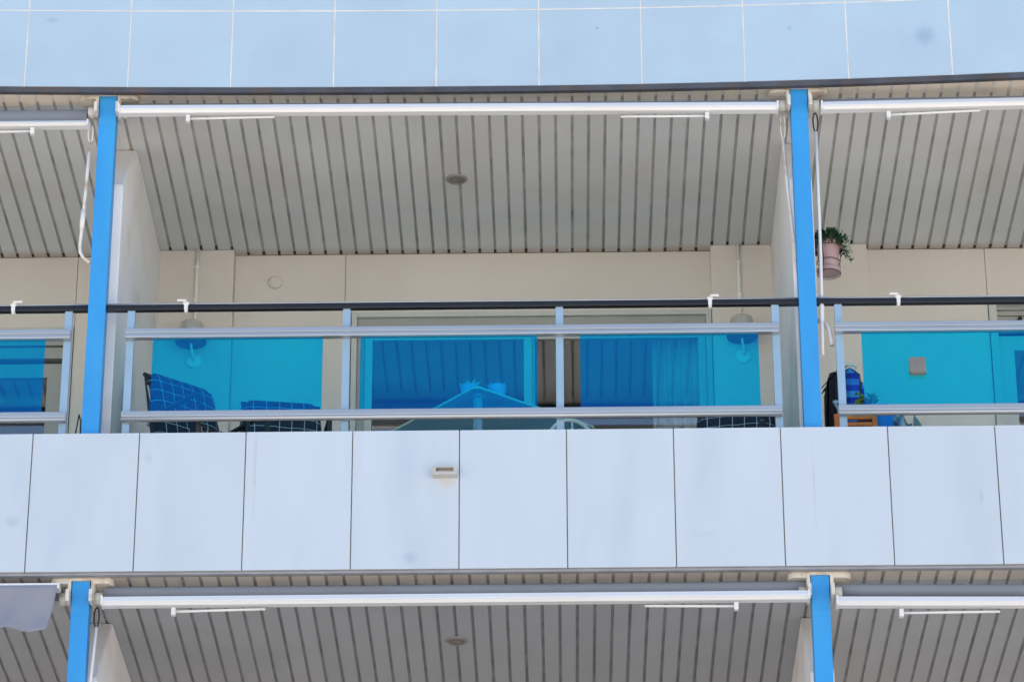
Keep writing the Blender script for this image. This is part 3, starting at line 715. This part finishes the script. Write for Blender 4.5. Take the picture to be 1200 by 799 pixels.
# square glass table, one corner towards the railing
t = thing('glass_table', 'square blue glass table with pale edge, its corner pointing like a gable at the railing', 'table', (-0.316, 0.905, FZ), R(40))
S = 0.45; rad = 0.035
def rsq(s, r, n=6):
    p = []
    for cx_, cy_, a0 in ((s - r, s - r, 0), (-s + r, s - r, 90), (-s + r, -s + r, 180), (s - r, -s + r, 270)):
        for i in range(n + 1):
            th = R(a0 + 90*i/n); p.append((cx_ + r*math.cos(th), cy_ + r*math.sin(th)))
    return p
a = MB(); a.prism(rsq(S - 0.004, rad - 0.004), 'z', 0.742, 0.750); a.build('table_top', M['tabletop'], t)
a = MB(); q = rsq(S, rad); a.tube([(x, y, 0.746) for x, y in q + [q[0]]], 0.0075, 8, cap=False); a.build('edge_trim', M['white'], t)
for sx in (-1, 1):
    for sy in (-1, 1):
        a = MB(); a.box(sx*0.385 - 0.019, sx*0.385 + 0.019, sy*0.385 - 0.019, sy*0.385 + 0.019, 0, 0.7415, bev=0.004); a.box(sx*0.385 - 0.03, sx*0.385 + 0.03, sy*0.385 - 0.03, sy*0.385 + 0.03, 0.715, 0.722, bev=0.002); a.build('leg', M['alumatt'], t)
def small_pot(x, y, label):
    t = thing('lilac_pot', label, 'plant pot', (x, y, FZ + 0.7505), group='lilac pots on the glass table')
    a = MB(); a.lathe([(0.036, 0), (0.044, 0.03), (0.053, 0.08), (0.054, 0.088), (0.048, 0.089), (0.046, 0.075)], (0, 0, 0), 24); a.build('pot', M['lilac'], t)
    a = MB()
    for i in range(26):
        an = random.uniform(0, 2*PI); rr = random.uniform(0, 0.04)
        a.leaf((rr*math.cos(an), rr*math.sin(an), 0.075), (math.cos(an)*0.9, math.sin(an)*0.9, 1.0), random.uniform(0.03, 0.055), 0.009)
    a.build('plant', M['turq'], t)
small_pot(-0.415, 0.47, 'lilac pot with turquoise plant on the glass table, the left one of two')
small_pot(-0.255, 0.475, 'lilac pot with turquoise plant on the glass table, the right one of two')

# white round backed chair tucked in at the table
t = thing('white_chair', 'white chair with rounded open back, only its top showing under the glass table', 'chair', (0.12, 0.62, FZ), R(20))
a = MB(); a.tube([(0.17*math.cos(PI*i/14), -0.17, 0.38 + 0.235*math.sin(PI*i/14)) for i in range(15)], 0.012, 10)
a.tube([(0.11*math.cos(PI*i/14), -0.165, 0.38 + 0.17*math.sin(PI*i/14)) for i in range(15)], 0.009, 8)
a.tube([(0, -0.168, 0.38), (0, -0.168, 0.61)], 0.007, 8); a.build('back', M['white'], t)
a = MB(); a.lathe([(0.19, 0.36), (0.20, 0.37), (0.19, 0.385)], (0, 0, 0), 28); a.build('seat', M['white'], t)
for i in range(4):
    an = PI/4 + i*PI/2; a = MB(); a.tube([(0.13*math.cos(an), 0.13*math.sin(an), 0.36), (0.18*math.cos(an), 0.18*math.sin(an), 0)], 0.012, 8); a.build('leg', M['white'], t)

# curtain behind the right pane of the sliding door
a = MB()
def curf(u, v):
    return Vector((0.70 + 0.34*u, 2.335 + 0.022*math.sin(u*2*PI*5.5 + 0.4*math.sin(v*3)) + 0.010*math.sin(u*31), FZ + 0.02 + 2.05*v))
a.sheet(curf, 90, 8); o = a.build('curtain', M['curtain'], solid=0.002); tag(o, 'pale pleated curtain behind the right pane of the sliding door', 'curtain')

# ---- right balcony
t = thing('hanging_flower_pot', 'dusty pink flower pot in wire holder with trailing green and white plant', 'flower pot', (1.688, 0.35, 2.02))
a = MB(); a.lathe([(0.050, 0), (0.055, 0.02), (0.068, 0.135), (0.076, 0.138), (0.080, 0.175), (0.073, 0.176), (0.070, 0.155)], (0, 0, 0), 32); a.build('pot', M['terra'], t)
a = MB(); a.lathe([(0.060, -0.028), (0.066, -0.026), (0.072, -0.004), (0.068, -0.003), (0.058, -0.02)], (0, 0, 0), 32); a.build('saucer', M['terra'], t)
a = MB()
for z, r in ((0.135, 0.079), (0.045, 0.067), (-0.032, 0.068)): a.tube([(r*math.cos(2*PI*i/28), r*math.sin(2*PI*i/28), z) for i in range(29)], 0.0024, 6, cap=False)
for an in (0.2, 2.2, 4.2): a.tube([(0.08*math.cos(an), 0.08*math.sin(an), 0.135), (0.068*math.cos(an), 0.068*math.sin(an), 0.045), (0.068*math.cos(an), 0.068*math.sin(an), -0.032)], 0.0025, 6)
a.tube([(-0.079, 0, 0.135), (-0.086, 0, 0.135)], 0.003, 6); a.tube([(-0.083, 0, 0.16), (-0.083, 0, -0.03)], 0.003, 6)
a.build('wire_holder', M['wire'], t)
a = MB(); a.lathe([(0.01, 0.150), (0.070, 0.152)], (0, 0, 0), 24); a.build('soil', M['soil'], t)
a = MB()
for i in range(420):
    an = random.uniform(0, 2*PI); rr = 0.092*math.sqrt(random.random()); hh = random.uniform(0.165, 0.25) * (1 - 0.25*(rr/0.085)**2)
    x_ = max(rr*math.cos(an) + 0.006, -0.075)
    a.leaf((x_, rr*math.sin(an), hh), (math.cos(an) if x_ > -0.06 else 0.5, math.sin(an), random.uniform(-0.2, 1)), random.uniform(0.025, 0.05), 0.012)
for i in range(60):
    s_ = random.random(); a.leaf((0.07 + 0.05*s_, random.uniform(-0.05, 0.03), 0.18 - 0.13*s_**1.6), (random.uniform(-.3, 1), random.uniform(-1, 1), random.uniform(-1, .4)), 0.03, 0.006)
a.build('leaves', M['leaf'], t)
a = MB()
for i in range(110):
    s_ = random.random()**0.8
    a.leaf((0.055 + 0.065*s_ + random.uniform(-.015, .015), random.uniform(-0.08, 0.0), 0.225 - 0.17*s_**1.4), (random.uniform(-.6, 1), random.uniform(-1, .2), random.uniform(-1, .7)), random.uniform(0.02, 0.034), 0.0085)
a.build('pale_leaves', M['leafp'], t)

def rounded_panel(m_, w_, h_, th, mx, r=0.08):
    pts = [(-w_/2, 0), (w_/2, 0)]
    for i in range(9): th_ = R(90*i/8); pts.append((w_/2 - r + r*math.cos(th_), h_ - r + r*math.sin(th_)))
    for i in range(9): th_ = R(90 + 90*i/8); pts.append((-w_/2 + r + r*math.cos(th_), h_ - r + r*math.sin(th_)))
    n0 = len(m_.bm.verts)
    before = set(m_.bm.verts)
    m_.prism(pts, 'y', -th/2, th/2)
    vs_ = [v for v in m_.bm.verts if v not in before]
    es = list({e for v in vs_ for e in v.link_edges})
    bmesh.ops.bevel(m_.bm, geom=es, offset=th*0.33, segments=3, affect='EDGES')
    for v in m_.bm.verts:
        if v not in before: v.co = mx @ v.co
    for f in m_.bm.faces: f.smooth = True
def leaning(x, y, rz, tilt, z=0.0): return Matrix.Translation((x, y, z)) @ Matrix.Rotation(rz, 4, 'Z') @ Matrix.Rotation(tilt, 4, 'X')
t = thing('folded_lounger', 'folded sun lounger in blue striped fabric behind glass by the right blue post', 'folded lounger', (1.80, 0.50, FZ))
a = MB(); rounded_panel(a, 0.105, 0.955, 0.06, leaning(-0.005, -0.02, 0, R(-3)), 0.05); a.build('back_pad', M['stripe'], t)
a = MB(); rounded_panel(a, 0.075, 0.91, 0.055, Matrix.Translation((0.112, 0.03, 0)) @ Matrix.Rotation(R(-5), 4, 'Y') @ Matrix.Rotation(R(-3), 4, 'X'), 0.036); a.build('seat_pad', M['stripe'], t)
a = MB(); a.tube([(-0.045, 0.0, 0.93), (-0.035, 0.0, 0.968), (0.02, 0.005, 0.974), (0.035, 0.01, 0.955)], 0.009, 8); a.build('top_bar', M['white'], t)
a = MB(); a.tube([(0.05, 0.05, 0.0), (0.052, 0.05, 0.80), (0.045, 0.05, 0.93), (0.0, 0.05, 0.955)], 0.014, 8); a.tube([(-0.06, 0.05, 0.0), (-0.05, 0.05, 0.80), (-0.02, 0.03, 0.92)], 0.012, 8); a.build('frame', M['black'], t)

t = thing('folded_chair', 'black folded chair leaning upright between the white partition and the striped lounger', 'folded chair', (1.68, 0.42, FZ))
a = MB(); rounded_panel(a, 0.15, 0.875, 0.036, leaning(-0.012, 0.05, R(-72), R(-1)), 0.09); a.build('back_panel', M['navy'], t)
a = MB(); rounded_panel(a, 0.18, 0.90, 0.026, leaning(0.036, 0.05, R(-74), R(2)), 0.085); a.build('seat_panel', M['navy'], t)
a = MB(); a.tube([(-0.047, -0.03, 0.0), (-0.047, -0.03, 0.62), (-0.038, -0.02, 0.74)], 0.007, 8); a.tube([(0.02, -0.05, 0.0), (0.02, -0.05, 0.80)], 0.007, 8); a.build('frame', M['black'], t)
a = MB(); a.box(-0.004, 0.03, -0.075, -0.06, 0.655, 0.675, bev=0.004); a.tube([(0.0, -0.065, 0.67), (0.026, -0.065, 0.62), (0.024, -0.065, 0.5)], 0.009, 8); a.build('joint', M['alumatt'], t)

t = thing('wooden_chair', 'orange brown wooden folding chair with slatted back, seen below the right railing', 'chair', (1.795, 0.30, FZ), R(0))
for i in (-1, 1):
    a = MB(); a.box(i*0.108 - 0.014, i*0.108 + 0.014, -0.012, 0.012, 0, 0.562, bev=0.004); a.build('leg', M['orange'], t)
    a = MB(); a.tube([(i*0.085, 0.28, 0), (i*0.085, -0.0 + 0.02, 0.36)], 0.011, 8); a.build('leg', M['orange'], t)
a = MB()
for z in (0.40, 0.444, 0.488, 0.530): a.box(-0.094, 0.094, -0.007, 0.007, z, z + 0.022, bev=0.003)
a.build('back_slats', M['orange'], t)
a = MB()
for k in range(5): a.box(-0.10, 0.10, 0.03 + k*0.05, 0.07 + k*0.05, 0.34, 0.355, bev=0.003)
a.build('seat', M['orange'], t)

t = thing('potted_plant', 'small yellow green plant in a pot behind the glass, beside the striped lounger', 'potted plant', (1.865, 0.36, FZ - 0.05))
a = MB(); a.lathe([(0.09, 0.05), (0.02, 0.07), (0.02, 0.56), (0.055, 0.57), (0.055, 0.58), (0.02, 0.582)], (0, 0, 0), 20); a.build('stand', M['chairf'], t)
a = MB(); a.lathe([(0.05, 0.583), (0.065, 0.665), (0.068, 0.67), (0.06, 0.671)], (0, 0, 0), 20); a.build('pot', M['terra'], t)
a = MB()
for i in range(130):
    an = random.uniform(0, 2*PI); rr = 0.052*math.sqrt(random.random())
    a.leaf((rr*math.cos(an), rr*math.sin(an)*0.8, random.uniform(0.655, 0.755)), (math.cos(an), math.sin(an), random.uniform(-0.3, 1.2)), random.uniform(0.02, 0.04), 0.010)
a.build('leaves', M['leafy'], t)

t = thing('beach_bag', 'bright blue bag standing right of the orange wooden chair', 'bag', (1.965, 0.38, FZ))
a = MB(); a.prism([(-0.06, 0.30), (0.055, 0.30), (0.045, 0.62), (0.0, 0.64), (-0.05, 0.625)], 'y', -0.05, 0.05); a.box(-0.07, 0.065, -0.06, 0.06, 0, 0.30, bev=0.01)
a.build('bag_body', M['bluebag'], t)
a = MB(); a.tube([(-0.03, 0, 0.62), (-0.02, 0, 0.66), (0.02, 0, 0.66), (0.03, 0, 0.62)], 0.006, 8); a.build('handle', M['bluebag'], t)
a = MB()
def tw(u, v):
    return Vector((2.01 + 0.12*u, 0.42 + 0.05*math.sin(u*9)*v + 0.1*(v - 0.5), FZ + 0.645 - 0.09*u - 0.60*abs(v - 0.5)*2*0.95 + 0.01*math.sin(u*14)))
a.sheet(tw, 24, 16); 
o = a.build('towel_on_rack', M['towel'], solid=0.01); o.name = 'towel'; tag(o, 'pale grey towel draped beside the blue bag below the right railing', 'towel')
t = thing('towel_stand', 'low dark stand holding up the pale grey towel', 'stand', (2.075, 0.42, FZ))
a = MB()
for x in (-0.06, 0.075): a.tube([(x, -0.05, 0), (x, 0, 0.56), (x, 0.05, 0)], 0.010, 8)
a.tube([(-0.06, 0, 0.575), (0.075, 0, 0.50)], 0.010, 8); a.prism([(0.055, 0.30), (0.14, 0.30), (0.125, 0.50), (0.065, 0.60)], 'y', -0.03, 0.03)
a.build('stand_frame', M['lampg'], t)

# ---- left balcony
t = thing('folded_stool', 'thin black folded stool with a pointed wire loop left of the left blue post', 'folded stool', (-2.63, 0.17, FZ + 0.0))
a = MB(); a.tube([(-0.035, 0, 0.0), (-0.03, 0, 0.30), (-0.012, 0, 0.45), (0.0, 0, 0.545), (0.012, 0, 0.50), (0.012, 0, 0.40), (-0.005, 0, 0.30), (-0.02, 0.0, 0.0)], 0.004, 8); a.build('wire_loop', M['wire'], t)
a = MB(); a.prism([(-0.005, 0.0), (0.024, 0.0), (0.024, 0.44), (0.014, 0.53), (0.009, 0.44), (-0.002, 0.36)], 'y', 0.009, 0.022); a.build('seat_panel', M['black'], t)
